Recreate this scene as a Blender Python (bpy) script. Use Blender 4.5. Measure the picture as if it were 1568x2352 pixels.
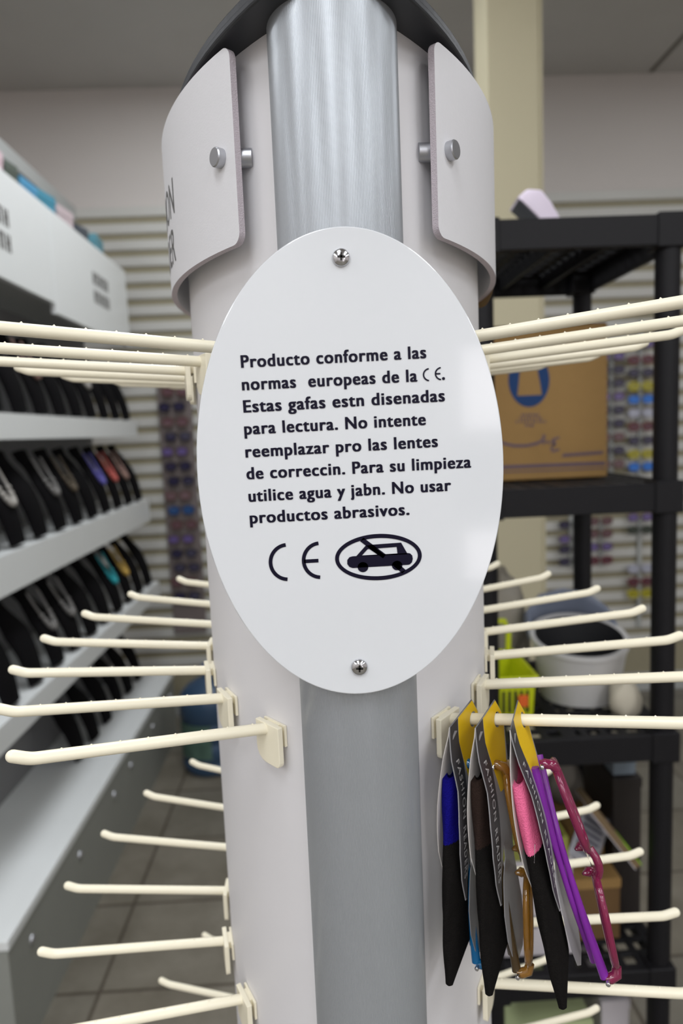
import bpy, bmesh, math, random
from mathutils import Vector, Matrix
random.seed(7)
for o in list(bpy.data.objects):
    bpy.data.objects.remove(o, do_unlink=True)
scene = bpy.context.scene
COL = scene.collection
PI = math.pi

# ------------------------------------------------------------------ camera
EYE = 1.45                       # lens height above the floor, metres
FPX = 1568.0                     # focal length in pixels of the 1568x2352 frame
PITCH, ROLL, YAW = .1168, -.0424, .0268

def _lin(a0, a1, fw=1.0):
    c, s = math.cos(ROLL), math.sin(ROLL)
    x = c * a0 - s * a1; y = s * a0 + c * a1
    c, s = math.cos(PITCH), math.sin(PITCH)
    x, yy, z = x, c * fw + s * y, -s * fw + c * y
    c, s = math.cos(YAW), math.sin(YAW)
    return Vector((c * x + s * yy, -s * x + c * yy, z))

def ray(px, py):
    return _lin((px - 784) / FPX, -(py - 1176) / FPX)

def at_y(px, py, Y):             # photo pixel -> point on the vertical plane y = Y
    d = ray(px, py); d = d * (Y / d.y)
    return Vector((d.x, d.y, d.z + EYE))

def at_x(px, py, X):
    d = ray(px, py); d = d * (X / d.x)
    return Vector((d.x, d.y, d.z + EYE))

cam_d = bpy.data.cameras.new('camera')
cam = bpy.data.objects.new('camera', cam_d); COL.objects.link(cam)
r_, u_, f_ = _lin(1, 0, 0), _lin(0, 1, 0), _lin(0, 0, 1)
cam.matrix_world = Matrix(((r_.x, u_.x, -f_.x, 0), (r_.y, u_.y, -f_.y, 0), (r_.z, u_.z, -f_.z, EYE), (0, 0, 0, 1)))
cam_d.sensor_fit = 'VERTICAL'; cam_d.sensor_height = 36.0; cam_d.sensor_width = 24.0
cam_d.lens = FPX / 2352 * 36.0
cam_d.clip_start = .02; cam_d.clip_end = 60
cam_d.dof.use_dof = True; cam_d.dof.focus_distance = .365; cam_d.dof.aperture_fstop = 6.6
scene.camera = cam

# ------------------------------------------------------------------ world, lamps, exposure
w = bpy.data.worlds.new('world'); scene.world = w; w.use_nodes = True
w.node_tree.nodes['Background'].inputs[0].default_value = (.9, .95, 1, 1)
w.node_tree.nodes['Background'].inputs[1].default_value = .05
scene.view_settings.view_transform = 'Standard'
scene.view_settings.look = 'None'
scene.view_settings.gamma = 1.0
scene.view_settings.use_curve_mapping = False
scene.view_settings.exposure = -0.3
CEIL = 3.12
LAMPS = [(-.30, 2.30, 17), (-.15, 1.15, 15), (1.9, 2.1, 9), (-2.0, 1.6, 8)] + [(x, y, e) for y, e in ((-.9, 20), (-2.7, 24), (-4.3, 22)) for x in (-2.2, -.4, 1.35, 3.2)]
for (x, y, e) in LAMPS:          # recessed fluorescent panels
    ld = bpy.data.lights.new('ceiling_lamp', 'AREA'); ld.shape = 'RECTANGLE'
    ld.size = .55; ld.size_y = 1.15; ld.energy = e * 1.18; ld.color = (.935, .965, 1.0)
    lo = bpy.data.objects.new('ceiling_lamp', ld); COL.objects.link(lo)
    lo.location = (x, y, CEIL - .03)

# ------------------------------------------------------------------ materials
def lin(c):
    f = lambda v: v / 12.92 if v <= .04045 else ((v + .055) / 1.055) ** 2.4
    return tuple(f(v / 255) for v in c) + (1,)

def mat(name, rgb, rough=.5, metal=0.0, noise=0.0, scale=40, bump=0.0, bscale=200, spec=.5, trans=0.0, coat=0.0, sss=0.0, ior=1.45, alpha=1.0):
    m = bpy.data.materials.new(name); m.use_nodes = True
    nt = m.node_tree; b = nt.nodes['Principled BSDF']
    c = lin(rgb)
    b.inputs['Base Color'].default_value = c
    b.inputs['Roughness'].default_value = rough
    b.inputs['Metallic'].default_value = metal
    b.inputs['Specular IOR Level'].default_value = spec
    b.inputs['Transmission Weight'].default_value = trans
    b.inputs['Coat Weight'].default_value = coat
    b.inputs['Coat Roughness'].default_value = .05
    b.inputs['IOR'].default_value = ior
    b.inputs['Alpha'].default_value = alpha
    if sss:
        b.inputs['Subsurface Weight'].default_value = sss
        b.inputs['Subsurface Radius'].default_value = (.004, .004, .004)
    tc = nt.nodes.new('ShaderNodeTexCoord')
    if noise:
        n = nt.nodes.new('ShaderNodeTexNoise'); n.inputs['Scale'].default_value = scale; n.inputs['Detail'].default_value = 4
        mx = nt.nodes.new('ShaderNodeMix'); mx.data_type = 'RGBA'
        mx.inputs[6].default_value = tuple(v * (1 - noise) for v in c[:3]) + (1,)
        mx.inputs[7].default_value = tuple(min(1, v * (1 + noise)) for v in c[:3]) + (1,)
        nt.links.new(tc.outputs['Object'], n.inputs['Vector'])
        nt.links.new(n.outputs['Fac'], mx.inputs[0]); nt.links.new(mx.outputs[2], b.inputs['Base Color'])
    if bump:
        n2 = nt.nodes.new('ShaderNodeTexNoise'); n2.inputs['Scale'].default_value = bscale; n2.inputs['Detail'].default_value = 3
        bp = nt.nodes.new('ShaderNodeBump'); bp.inputs['Strength'].default_value = bump; bp.inputs['Distance'].default_value = .002
        nt.links.new(tc.outputs['Object'], n2.inputs['Vector'])
        nt.links.new(n2.outputs['Fac'], bp.inputs['Height']); nt.links.new(bp.outputs['Normal'], b.inputs['Normal'])
    return m

M = {}
M['wall'] = mat('painted_wall', (206, 200, 196), .8, noise=.03, scale=3)
M['ceiling'] = mat('ceiling_board', (196, 194, 190), .9, noise=.04, scale=6)
M['joint'] = mat('ceiling_joint', (120, 116, 108), .9, noise=.05)
M['slat'] = mat('slatwall_white', (196, 195, 190), .45, noise=.02, scale=5)
M['groove'] = mat('slatwall_groove', (146, 139, 116), .6, noise=.05, scale=30)
M['pillar'] = mat('pillar_paint', (192, 184, 156), .7, noise=.03, scale=4)
M['pvc'] = mat('white_foam_board', (226, 225, 228), .55, noise=.015, scale=300, bump=.05, bscale=900)
M['pvc_edge'] = mat('foam_board_cut_edge', (196, 186, 192), .9, noise=.12, scale=900, bump=.4, bscale=1500)
M['panel'] = mat('stand_white_panel', (226, 224, 226), .5, noise=.01, scale=50)
M['alu'] = mat('fluted_aluminium', (174, 178, 183), .3, metal=.5, noise=.03, scale=60)
M['cap'] = mat('dark_grey_plastic', (50, 52, 56), .45, noise=.06, scale=80)
M['acrylic'] = mat('white_acrylic', (220, 222, 225), .12, spec=.5, coat=.3, noise=.005, scale=10)
M['ink'] = mat('black_blue_ink', (14, 10, 34), .45, spec=.2, noise=.1, scale=80)
M['graphite'] = mat('grey_print', (92, 90, 88), .5, noise=.1, scale=90)
M['chrome'] = mat('chrome', (205, 205, 208), .14, metal=1.0, noise=.02, scale=50)
M['recess'] = mat('screw_recess', (40, 38, 36), .4, metal=.6, noise=.1)
M['steel'] = mat('satin_steel', (186, 187, 192), .35, metal=.85, noise=.03, scale=90)
M['hook'] = mat('cream_plastic', (246, 238, 214), .28, noise=.015, scale=120, sss=.08)
M['goldprint'] = mat('gold_brown_print', (148, 116, 62), .5, noise=.4, scale=120)
M['floor'] = None
M['unit_white'] = mat('white_laminate', (234, 237, 237), .35, noise=.012, scale=8)
M['unit_grey'] = mat('grey_laminate', (168, 170, 168), .5, noise=.03, scale=6)
M['unit_back'] = mat('pale_grey_backing', (132, 132, 134), .6, noise=.03, scale=6)
M['kick'] = mat('grey_kickboard', (146, 148, 142), .6, noise=.05, scale=8)
M['velvet'] = mat('black_velvet', (14, 13, 15), .95, noise=.3, scale=60, bump=.2, bscale=900, spec=.15)
M['rack'] = mat('black_resin', (21, 20, 23), .55, spec=.3, noise=.08, scale=60)
M['card'] = mat('cardboard', (152, 119, 70), .8, noise=.05, scale=50, bump=.1)
M['card_dark'] = mat('brown_cardboard', (104, 78, 46), .8, noise=.06, scale=50, bump=.1)
M['blueprint'] = mat('blue_print', (8, 54, 104), .7, noise=.08, scale=60)
M['mauveprint'] = mat('mauve_print', (100, 82, 92), .7, noise=.1, scale=60)
M['carton'] = mat('white_carton', (198, 192, 196), .6, noise=.03, scale=20)
M['olive'] = mat('olive_plastic', (138, 140, 66), .5, noise=.05, scale=20)
M['lime'] = mat('lime_plastic', (196, 206, 22), .4, noise=.05, scale=30)
M['palegreen'] = mat('pale_green_card', (176, 186, 140), .6, noise=.06, scale=30)
M['orange'] = mat('orange_sticker', (232, 104, 40), .5, noise=.05)
M['tub'] = mat('white_tub_plastic', (196, 194, 192), .4, noise=.03, scale=15)
M['tub_in'] = mat('blue_grey_plastic', (120, 128, 146), .4, noise=.05, scale=15)
M['darkfoam'] = mat('black_lining', (14, 14, 18), .7, noise=.1)
M['cloth'] = mat('cream_cloth', (206, 198, 180), .9, noise=.08, scale=30, bump=.3)
M['bagclear'] = mat('grey_plastic_bag', (148, 142, 130), .35, noise=.15, scale=20, bump=.4, bscale=30)
M['paper'] = mat('printed_paper', (176, 176, 184), .7, noise=.12, scale=60)
M['paperdark'] = mat('paper_print', (92, 92, 104), .7, noise=.1, scale=60)
M['green'] = mat('bright_green_print', (150, 200, 30), .6, noise=.05)
M['brownbook'] = mat('brown_cover', (112, 92, 64), .6, noise=.1, scale=30)
M['jug'] = mat('blue_jug_plastic', (62, 86, 114), .25, noise=.1, scale=8, trans=.2)
M['jugcap'] = mat('blue_cap_plastic', (40, 78, 140), .35, noise=.05)
M['leafprint'] = mat('green_leaf_label', (80, 106, 94), .5, noise=.6, scale=22)
M['rail'] = mat('brown_grey_strip', (114, 104, 102), .6, noise=.1, scale=40)
M['tan'] = mat('grey_card', (112, 106, 98), .7, noise=.1, scale=20)
M['red'] = mat('red_plastic', (150, 30, 34), .4, noise=.1)
M['whiteplastic'] = mat('white_plastic', (226, 214, 230), .45, noise=.02, scale=20)
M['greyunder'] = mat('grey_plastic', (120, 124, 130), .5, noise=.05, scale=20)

def floor_material():
    m = bpy.data.materials.new('grey_stone_tile'); m.use_nodes = True
    nt = m.node_tree; b = nt.nodes['Principled BSDF']; L = nt.links.new
    tc = nt.nodes.new('ShaderNodeTexCoord'); mp = nt.nodes.new('ShaderNodeMapping')
    mp.inputs['Location'].default_value = (.651, -2.015 + .342, 0)
    br = nt.nodes.new('ShaderNodeTexBrick'); br.offset = 0; br.squash = 1
    br.inputs['Scale'].default_value = 1; br.inputs['Mortar Size'].default_value = .006; br.inputs['Mortar Smooth'].default_value = .3
    br.inputs['Brick Width'].default_value = .684; br.inputs['Row Height'].default_value = .342
    br.inputs['Color1'].default_value = lin((128, 122, 110)); br.inputs['Color2'].default_value = lin((122, 118, 108)); br.inputs['Mortar'].default_value = lin((84, 76, 66))
    n = nt.nodes.new('ShaderNodeTexNoise'); n.inputs['Scale'].default_value = 5; n.inputs['Detail'].default_value = 6; n.inputs['Roughness'].default_value = .65
    cr = nt.nodes.new('ShaderNodeValToRGB'); cr.color_ramp.elements[0].position = .3; cr.color_ramp.elements[1].position = .72
    cr.color_ramp.elements[0].color = (.62, .6, .56, 1); cr.color_ramp.elements[1].color = (1.05, 1.05, 1.05, 1)
    mx = nt.nodes.new('ShaderNodeMix'); mx.data_type = 'RGBA'; mx.blend_type = 'MULTIPLY'; mx.inputs[0].default_value = 1
    L(tc.outputs['Object'], mp.inputs[0]); L(mp.outputs[0], br.inputs['Vector']); L(tc.outputs['Object'], n.inputs['Vector'])
    L(n.outputs['Fac'], cr.inputs[0]); L(br.outputs['Color'], mx.inputs[6]); L(cr.outputs[0], mx.inputs[7]); L(mx.outputs[2], b.inputs['Base Color'])
    b.inputs['Roughness'].default_value = .45
    return m
M['floor'] = floor_material()

# ------------------------------------------------------------------ mesh helpers
class MB:
    def __init__(self): self.v = []; self.f = []; self.m = []
    def add(self, vs, fs, mi=0):
        k = len(self.v); self.v += [tuple(p) for p in vs]; self.f += [tuple(i + k for i in f) for f in fs]; self.m += [mi] * len(fs)
        return self
    def box(self, lo, hi, R=None, c=None, mi=0):
        x0, y0, z0 = lo; x1, y1, z1 = hi
        vs = [Vector(p) for p in ((x0, y0, z0), (x1, y0, z0), (x1, y1, z0), (x0, y1, z0), (x0, y0, z1), (x1, y0, z1), (x1, y1, z1), (x0, y1, z1))]
        if R is not None: vs = [R @ p + Vector(c) for p in vs]
        return self.add(vs, [(0, 3, 2, 1), (4, 5, 6, 7), (0, 1, 5, 4), (1, 2, 6, 5), (2, 3, 7, 6), (3, 0, 4, 7)], mi)
    def tube(self, pts, rad, n=16, caps=True, mi=0, squash=None):
        pts = [Vector(p) for p in pts]; N = len(pts)
        if not hasattr(rad, '__len__'): rad = [rad] * N
        ref = None; vs = []
        for i in range(N):
            t = (pts[min(i + 1, N - 1)] - pts[max(i - 1, 0)]).normalized()
            if ref is None:
                ref = Vector((0, 0, 1)) if abs(t.z) < .9 else Vector((1, 0, 0))
            a = (ref - t * ref.dot(t)).normalized(); b = t.cross(a); ref = a
            for j in range(n):
                q = 2 * PI * j / n
                ca, sa = math.cos(q), math.sin(q)
                if squash: ca *= squash[0]; sa *= squash[1]
                vs.append(pts[i] + (a * ca + b * sa) * rad[i])
        fs = [(i * n + j, i * n + (j + 1) % n, (i + 1) * n + (j + 1) % n, (i + 1) * n + j) for i in range(N - 1) for j in range(n)]
        if caps: fs += [tuple(range(n - 1, -1, -1)), tuple((N - 1) * n + j for j in range(n))]
        return self.add(vs, fs, mi)
    def capsule(self, pts, r, n=16, mi=0):     # tube with a round far end
        pts = [Vector(p) for p in pts]; t = (pts[-1] - pts[-2]).normalized(); e = pts[-1]
        P = pts[:-1] + [e + t * r * math.sin(q) for q in (0, .4, .8, 1.1, 1.35, 1.5)]
        Rr = [r] * (len(pts) - 1) + [r * math.cos(q) for q in (0, .4, .8, 1.1, 1.35, 1.5)]
        return self.tube(P, Rr, n, True, mi)
    def lathe(self, prof, n=40, c=(0, 0, 0), axis=None, mi=0):
        c = Vector(c); ax = Vector(axis or (0, 0, 1)).normalized()
        ref = Vector((1, 0, 0)) if abs(ax.x) < .9 else Vector((0, 1, 0))
        a = (ref - ax * ref.dot(ax)).normalized(); b = ax.cross(a)
        vs = [c + ax * h + (a * math.cos(2 * PI * j / n) + b * math.sin(2 * PI * j / n)) * r for r, h in prof for j in range(n)]
        N = len(prof)
        fs = [(i * n + j, i * n + (j + 1) % n, (i + 1) * n + (j + 1) % n, (i + 1) * n + j) for i in range(N - 1) for j in range(n)]
        if prof[0][0] > 1e-6: fs.append(tuple(range(n - 1, -1, -1)))
        if prof[-1][0] > 1e-6: fs.append(tuple((N - 1) * n + j for j in range(n)))
        return self.add(vs, fs, mi)
    def prism(self, outline, fn, d0, d1, holes=(), mi=0, mside=None):
        """outline in 2-D, fn(u, v, d) -> point; solid between depths d0 and d1"""
        bm = bmesh.new(); edges = []
        for loop in [outline] + list(holes):
            vs = [bm.verts.new((p[0], p[1], 0)) for p in loop]
            edges += [bm.edges.new((vs[i], vs[(i + 1) % len(vs)])) for i in range(len(vs))]
        bmesh.ops.triangle_fill(bm, use_beauty=True, use_dissolve=False, edges=edges)
        bm.verts.index_update()
        P = [(q.co.x, q.co.y) for q in bm.verts]
        T = [[q.index for q in f.verts] for f in bm.faces]
        E = [(e.verts[0].index, e.verts[1].index) for e in bm.edges if len(e.link_faces) == 1]
        bm.free(); n = len(P)
        def sgn(t): return sum(P[t[i]][0] * P[t[(i + 1) % 3]][1] - P[t[(i + 1) % 3]][0] * P[t[i]][1] for i in range(3))
        T = [t if sgn(t) > 0 else t[::-1] for t in T]
        vs = [fn(p[0], p[1], d0) for p in P] + [fn(p[0], p[1], d1) for p in P]
        self.add(vs, [tuple(t[::-1]) for t in T] + [tuple(i + n for i in t) for t in T], mi)
        k = len(self.v) - 2 * n
        for a, b in E:
            self.f.append((a + k, b + k, b + k + n, a + k + n)); self.m.append(mi if mside is None else mside)
        return self
    def grid(self, fn, nu, nv, mi=0, closed=False):
        vs = [fn(i / nu, j / nv) for j in range(nv + 1) for i in range(nu + (0 if closed else 1))]
        n = nu if closed else nu + 1
        fs = []
        for j in range(nv):
            for i in range(nu):
                i2 = (i + 1) % n if closed else i + 1
                fs.append((j * n + i, j * n + i2, (j + 1) * n + i2, (j + 1) * n + i))
        return self.add(vs, fs, mi)
    def build(self, name, mats, parent=None, smooth=None, bevel=0, seg=2, solid=0, org=None):
        me = bpy.data.meshes.new(name)
        vs = self.v if org is None else [tuple(Vector(p) - Vector(org)) for p in self.v]
        me.from_pydata(vs, [], self.f)
        if not isinstance(mats, (list, tuple)): mats = [mats]
        for m in mats: me.materials.append(m)
        for p, i in zip(me.polygons, self.m): p.material_index = i
        bm = bmesh.new(); bm.from_mesh(me)
        bmesh.ops.recalc_face_normals(bm, faces=bm.faces)
        if bevel:
            es = [e for e in bm.edges if len(e.link_faces) == 2 and e.calc_face_angle(0) > .7]
            bmesh.ops.bevel(bm, geom=es, offset=bevel, segments=seg, affect='EDGES', profile=.5, clamp_overlap=True)
        bm.to_mesh(me); bm.free()
        if smooth is not None:
            me.polygons.foreach_set('use_smooth', [True] * len(me.polygons))
            me.set_sharp_from_angle(angle=math.radians(smooth))
        o = bpy.data.objects.new(name, me); COL.objects.link(o)
        if org is not None: o.location = org
        if solid:
            md = o.modifiers.new('thick', 'SOLIDIFY'); md.thickness = solid; md.offset = 0
        if parent is not None: o.parent = parent
        return o

def tag(o, label, cat, group=None):
    o['label'] = label; o['category'] = cat
    if group: o['group'] = group
    return o
def thing(name, label, cat, loc=(0, 0, 0), group=None, rot=None):
    o = bpy.data.objects.new(name, None); COL.objects.link(o); o.location = loc; o.empty_display_size = .05
    if rot is not None: o.rotation_euler = rot
    return tag(o, label, cat, group)
def struct(o):
    o['kind'] = 'structure'; return o
def dup(root, loc, label, group=None):
    r = root.copy(); COL.objects.link(r); r.location = loc; r['label'] = label
    if group: r['group'] = group
    for ch in list(root.children):
        c = ch.copy(); COL.objects.link(c); c.parent = r
        for g in ch.children:
            d = g.copy(); COL.objects.link(d); d.parent = c
    return r
ORD = ['first', 'second', 'third', 'fourth', 'fifth', 'sixth', 'seventh', 'eighth', 'ninth', 'tenth', 'eleventh', 'twelfth',
       'thirteenth', 'fourteenth', 'fifteenth', 'sixteenth', 'seventeenth', 'eighteenth']
def text_mesh(s, spacing=1.0, embolden=0.0):
    cu = bpy.data.curves.new('lettering', 'FONT'); cu.body = s; cu.space_character = spacing; cu.offset = embolden
    cu.resolution_u = 6
    o = bpy.data.objects.new('lettering', cu); COL.objects.link(o)
    me = bpy.data.meshes.new_from_object(o.evaluated_get(bpy.context.evaluated_depsgraph_get()))
    vs = [tuple(v.co) for v in me.vertices]; fs = [tuple(p.vertices) for p in me.polygons]
    bpy.data.objects.remove(o); bpy.data.meshes.remove(me); bpy.data.curves.remove(cu)
    return vs, fs

# ------------------------------------------------------------------ the room
WY = 3.50                        # back wall
XL, XR, YF = -2.9, 4.6, -5.2
struct(MB().box((XL, YF, -.1), (XR, WY + .1, 0)).build('floor', M['floor']))
struct(MB().box((XL, YF, CEIL), (XR, WY + .1, CEIL + .1)).build('ceiling', M['ceiling']))
struct(MB().box((XL - .1, YF - .1, 0), (XL, WY + .1, CEIL)).build('wall_left', M['wall']))
struct(MB().box((XR, YF - .1, 0), (XR + .1, WY + .1, CEIL)).build('wall_right', M['wall']))
struct(MB().box((XL, YF - .1, 0), (XR, YF, CEIL)).build('wall_front', M['wall']))
struct(MB().box((XL, WY, 0), (XR, WY + .1, CEIL)).build('wall_back', M['wall']))
# glazed shop door in the front wall, daylight outside
M['door_frame'] = mat('aluminium_door_frame', (120, 120, 122), .4, metal=.6, noise=.05)
dm = bpy.data.materials.new('daylight_glass'); dm.use_nodes = True
dm.node_tree.nodes['Principled BSDF'].inputs['Base Color'].default_value = (.8, .8, .8, 1)
dm.node_tree.nodes['Principled BSDF'].inputs['Emission Color'].default_value = (1, .93, .96, 1)
dm.node_tree.nodes['Principled BSDF'].inputs['Emission Strength'].default_value = 5.0
d = MB(); DX0, DX1 = 1.22, 2.1
for lo, hi in (((DX0 - .06, 0), (DX0, 2.2)), ((DX1, 0), (DX1 + .06, 2.2)), ((DX0, 2.12), (DX1, 2.2)), ((DX0, .55), (DX1, 1.42)), ((DX0, 0), (DX1, .12))):
    d.box((lo[0], YF + .002, lo[1]), (hi[0], YF + .05, hi[1]))
dr = struct(d.build('door_1', M['door_frame'], bevel=.003))
d = MB(); d.box((DX0, YF + .004, .12), (DX1, YF + .02, .55)); d.box((DX0, YF + .004, 1.42), (DX1, YF + .02, 2.12))
pn_ = d.build('glass_pane', dm); pn_.parent = dr
# joint lines between the ceiling boards
cj = MB()
cj.box((1.672, YF + .1, CEIL - .004), (1.692, WY - .02, CEIL))
cj.box((XL + .1, 1.9, CEIL - .004), (XR - .1, 1.915, CEIL))
struct(cj.build('trim_1', M['joint']))
# slatted panel on the back wall: boards with grooves between
SL_TOP = at_y(250, 470, WY).z - .02
PITCHS = .0778
sb = MB(); sb.box((XL + .05, WY - .012, .1), (XR - .05, WY - .001, SL_TOP), mi=1)
z = SL_TOP
while z > .25:
    prof = [(WY - .012, z), (WY - .021, z), (WY - .021, z - .042), (WY - .017, z - .046), (WY - .012, z - .046)]
    vs = [Vector((x, y, zz)) for x in (XL + .05, XR - .05) for y, zz in prof]
    sb.add(vs, [(0, 1, 2, 3, 4), (9, 8, 7, 6, 5)] + [(i, i + 5, (i + 1) % 5 + 5, (i + 1) % 5) for i in range(5)])
    z -= PITCHS
struct(sb.build('trim_2', [M['slat'], M['groove']]))
struct(MB().box((XL + .05, WY - .02, 0), (XR - .05, WY - .001, .1)).build('baseboard_back', M['unit_grey'], bevel=.004))
# square pillar behind the black rack
pl = MB(); PY = 2.30
pl.box((.583, PY, 0), (.750, PY + .17, CEIL)); pl.box((.750, PY + .005, 0), (.764, PY + .17, CEIL))
struct(pl.build('pillar', M['pillar'], bevel=.004))

# ------------------------------------------------------------------ the eyewear stand
U = .175                         # measuring unit of the stand
CX, CY, R, W = .0883, 3.2204, 1.5127, .6281
def S3(x, y, z): return Vector(((CX + x) * U, (CY + y) * U, EYE + z * U))
def arc(side, th, o, z): return S3(side * (W - R + (R + o) * math.cos(th)), (R + o) * math.sin(th), z)
ORG = Vector((CX * U, CY * U, 0))
stand = thing('display_stand', 'tall white and aluminium eyewear stand with an oval notice on its front', 'display stand', ORG)
inv = Matrix.Translation(-ORG)
def part(mb, name, mats, parent=stand, **k):
    o = mb.build(name, mats, None, **k); o.parent = parent
    o.matrix_parent_inverse = inv if parent is stand else Matrix.Identity(4)
    return o
ZB, ZT = -7.9, 1.17
for side in (-1, 1):             # two curved white side walls
    g = MB(); NT = 48
    ring = [(-.80 + 1.6 * i / NT, 0.0) for i in range(NT + 1)] + [(.80 - 1.6 * i / NT, -.022) for i in range(NT + 1)]
    n = len(ring)
    vs = [arc(side, t, o, z) for z in (ZB, ZT) for t, o in ring]
    fs = [(i, (i + 1) % n, (i + 1) % n + n, i + n) for i in range(n)]
    fs += [(i, i + 1, n - 2 - i, n - 1 - i) for i in range(NT)] + [(n + i, n + n - 1 - i, n + n - 2 - i, n + i + 1) for i in range(NT)]
    part(g.add(vs, fs), 'side_panel', M['panel'], smooth=40)
for s in (-1, 1):                # fluted half-round columns, front and back
    g = MB(); NF = 150; pts = []
    for i in range(NF * 4 + 1):
        q = PI * (i / (NF * 4)) * 1.16 - .08 * PI
        rr = .190 + (.0004 if (i % 4) in (1, 2) else -.0003)
        pts.append((rr * math.cos(q), s * (-1.07 + 0) - 0 + s * -rr * math.sin(q) if s > 0 else 1.07 + rr * math.sin(q)))
    n = len(pts)
    vs = [S3(x, y, z) for z in (ZB, ZT) for x, y in pts]
    part(g.add(vs, [(i, i + 1, i + 1 + n, i + n) for i in range(n - 1)]), 'fluted_column', M['alu'])
# dark lens-shaped cap on top and a base plate on the floor
def lens(o, n=40, f=0.0):
    T = [-.86 + 1.72 * i / n for i in range(n + 1)]
    a = [(W - R + (R + o + f * (t / .75) ** 2) * math.cos(t), (R + o + f * (t / .75) ** 2) * math.sin(t)) for t in T]
    return a + [(-x, y) for x, y in reversed(a)]
g = MB(); g.prism(lens(.016, f=.085), lambda u, v, d: S3(u, v, d), 1.168, 1.192)
g.prism(lens(.008, f=.08), lambda u, v, d: S3(u, v, d), 1.192, 1.225)
part(g, 'top_cap', M['cap'], bevel=.0012)
g = MB(); g.prism(lens(.35), lambda u, v, d: S3(u, v, d), -8.285, -8.15); g.prism(lens(-.05), lambda u, v, d: S3(u, v, d), -8.15, ZB + .01)
part(g, 'base_plate', M['cap'], bevel=.003)

# curved foam-board signs held off the side walls by steel spacers
def corner_outline(t0, t1, z0, z1, r, n=6):
    k = r / (R + .07); out = []
    for (cx, cz, a0) in ((t1 - k, z1 - r, 0), (t0 + k, z1 - r, 90), (t0 + k, z0 + r, 180), (t1 - k, z0 + r, 270)):
        for i in range(n + 1):
            a = math.radians(a0 + 90 * i / n); out.append((cx + k * math.cos(a), cz + r * math.sin(a)))
    return out
for side in (-1, 1):
    z0, z1, t0, t1 = (.585, 1.152, -.722, .722); g = MB()
    nm = {-1: 'white curved sign with dark lettering on the left of the stand top', 1: 'white curved sign with a gold picture on the right of the stand top'}[side]
    nt = 60
    def edge_z(t, top):          # rounded corners at both ends
        r = .035; d = min(t - t0, t1 - t) * (R + .07)
        k = 0 if d >= r else r - math.sqrt(max(0, r * r - (r - d) ** 2))
        return z1 - k if top else z0 + k
    ts = [t0 + (t1 - t0) * i / nt for i in range(nt + 1)]
    extra = [t0 + (.035 / (R + .07)) * q for q in (0.02, .1, .25, .5, .75, 1)]
    ts = sorted(set(ts[2:-2] + extra + [-t for t in extra] + [t0, t1]))
    nt = len(ts) - 1; oo, oi = .072, .050
    vs = []
    for t in ts:
        vs += [arc(side, t, oo, edge_z(t, 0)), arc(side, t, oo, edge_z(t, 1)), arc(side, t, oi, edge_z(t, 1)), arc(side, t, oi, edge_z(t, 0))]
    fs, ms = [], []
    for i in range(nt):
        a, b = 4 * i, 4 * i + 4
        fs += [(a, a + 1, b + 1, b), (a + 1, a + 2, b + 2, b + 1), (a + 2, a + 3, b + 3, b + 2), (a + 3, a, b, b + 3)]; ms += [0, 1, 0, 1]
    fs += [(3, 2, 1, 0), tuple(4 * nt + j for j in range(4))]; ms += [1, 1]
    g.v = [tuple(p) for p in vs]; g.f = fs; g.m = ms
    cs = part(g, 'curved_sign', [M['pvc'], M['pvc_edge']], smooth=35); cs['label'] = nm
    for t in (-.712, .712):      # spacers
        nrm = Vector((side, 0, 0)); base = arc(side, t, -.003, .853)
        b = MB(); b.lathe([(.0285 * U, 0), (.0285 * U, .074 * U)], 28, base, nrm)
        tc_ = .674 * (1 if t > 0 else -1); cn = Vector((side * math.cos(tc_), math.sin(tc_), 0))
        b.lathe([(.029 * U, -.001 * U), (.029 * U, .022 * U), (.026 * U, .026 * U), (0, .026 * U)], 28, arc(side, tc_, .0722, .853), cn)
        sp = part(b, 'spacer', M['steel'], cs, smooth=30); sp.matrix_parent_inverse = Matrix.Identity(4); sp['label'] = 'chrome capped spacer'
    if side < 0:
        for txt, zc, tend in (('FASHION', .865, -.395), ('READER', .705, -.375)):
            vs, fs = text_mesh(txt, 1.05, .01)
            w1 = max(v[0] for v in vs); hgt = .125 / .72
            b = MB(); 
            vv = []
            for x, y, _ in vs:
                t = tend + (w1 - x) * hgt * .8 / (R + .07)
                vv.append(arc(side, t, oo + .0008, zc + y * hgt - .045))
            b.add(vv, fs); lt = part(b, 'lettering', M['graphite'], cs); lt.matrix_parent_inverse = Matrix.Identity(4); lt['label'] = 'thin grey letters'
    else:
        b = MB()
        b.grid(lambda u, v: arc(side, -.165 + .33 * u, oo + .0008 + .010 * math.sin(PI * v) * 0, .60 + .44 * v - .05 * math.sin(PI * u)), 16, 12)
        pc = part(b, 'picture_print', M['goldprint'], cs, smooth=40); pc.matrix_parent_inverse = Matrix.Identity(4); pc['label'] = 'gold and brown printed picture'

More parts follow.
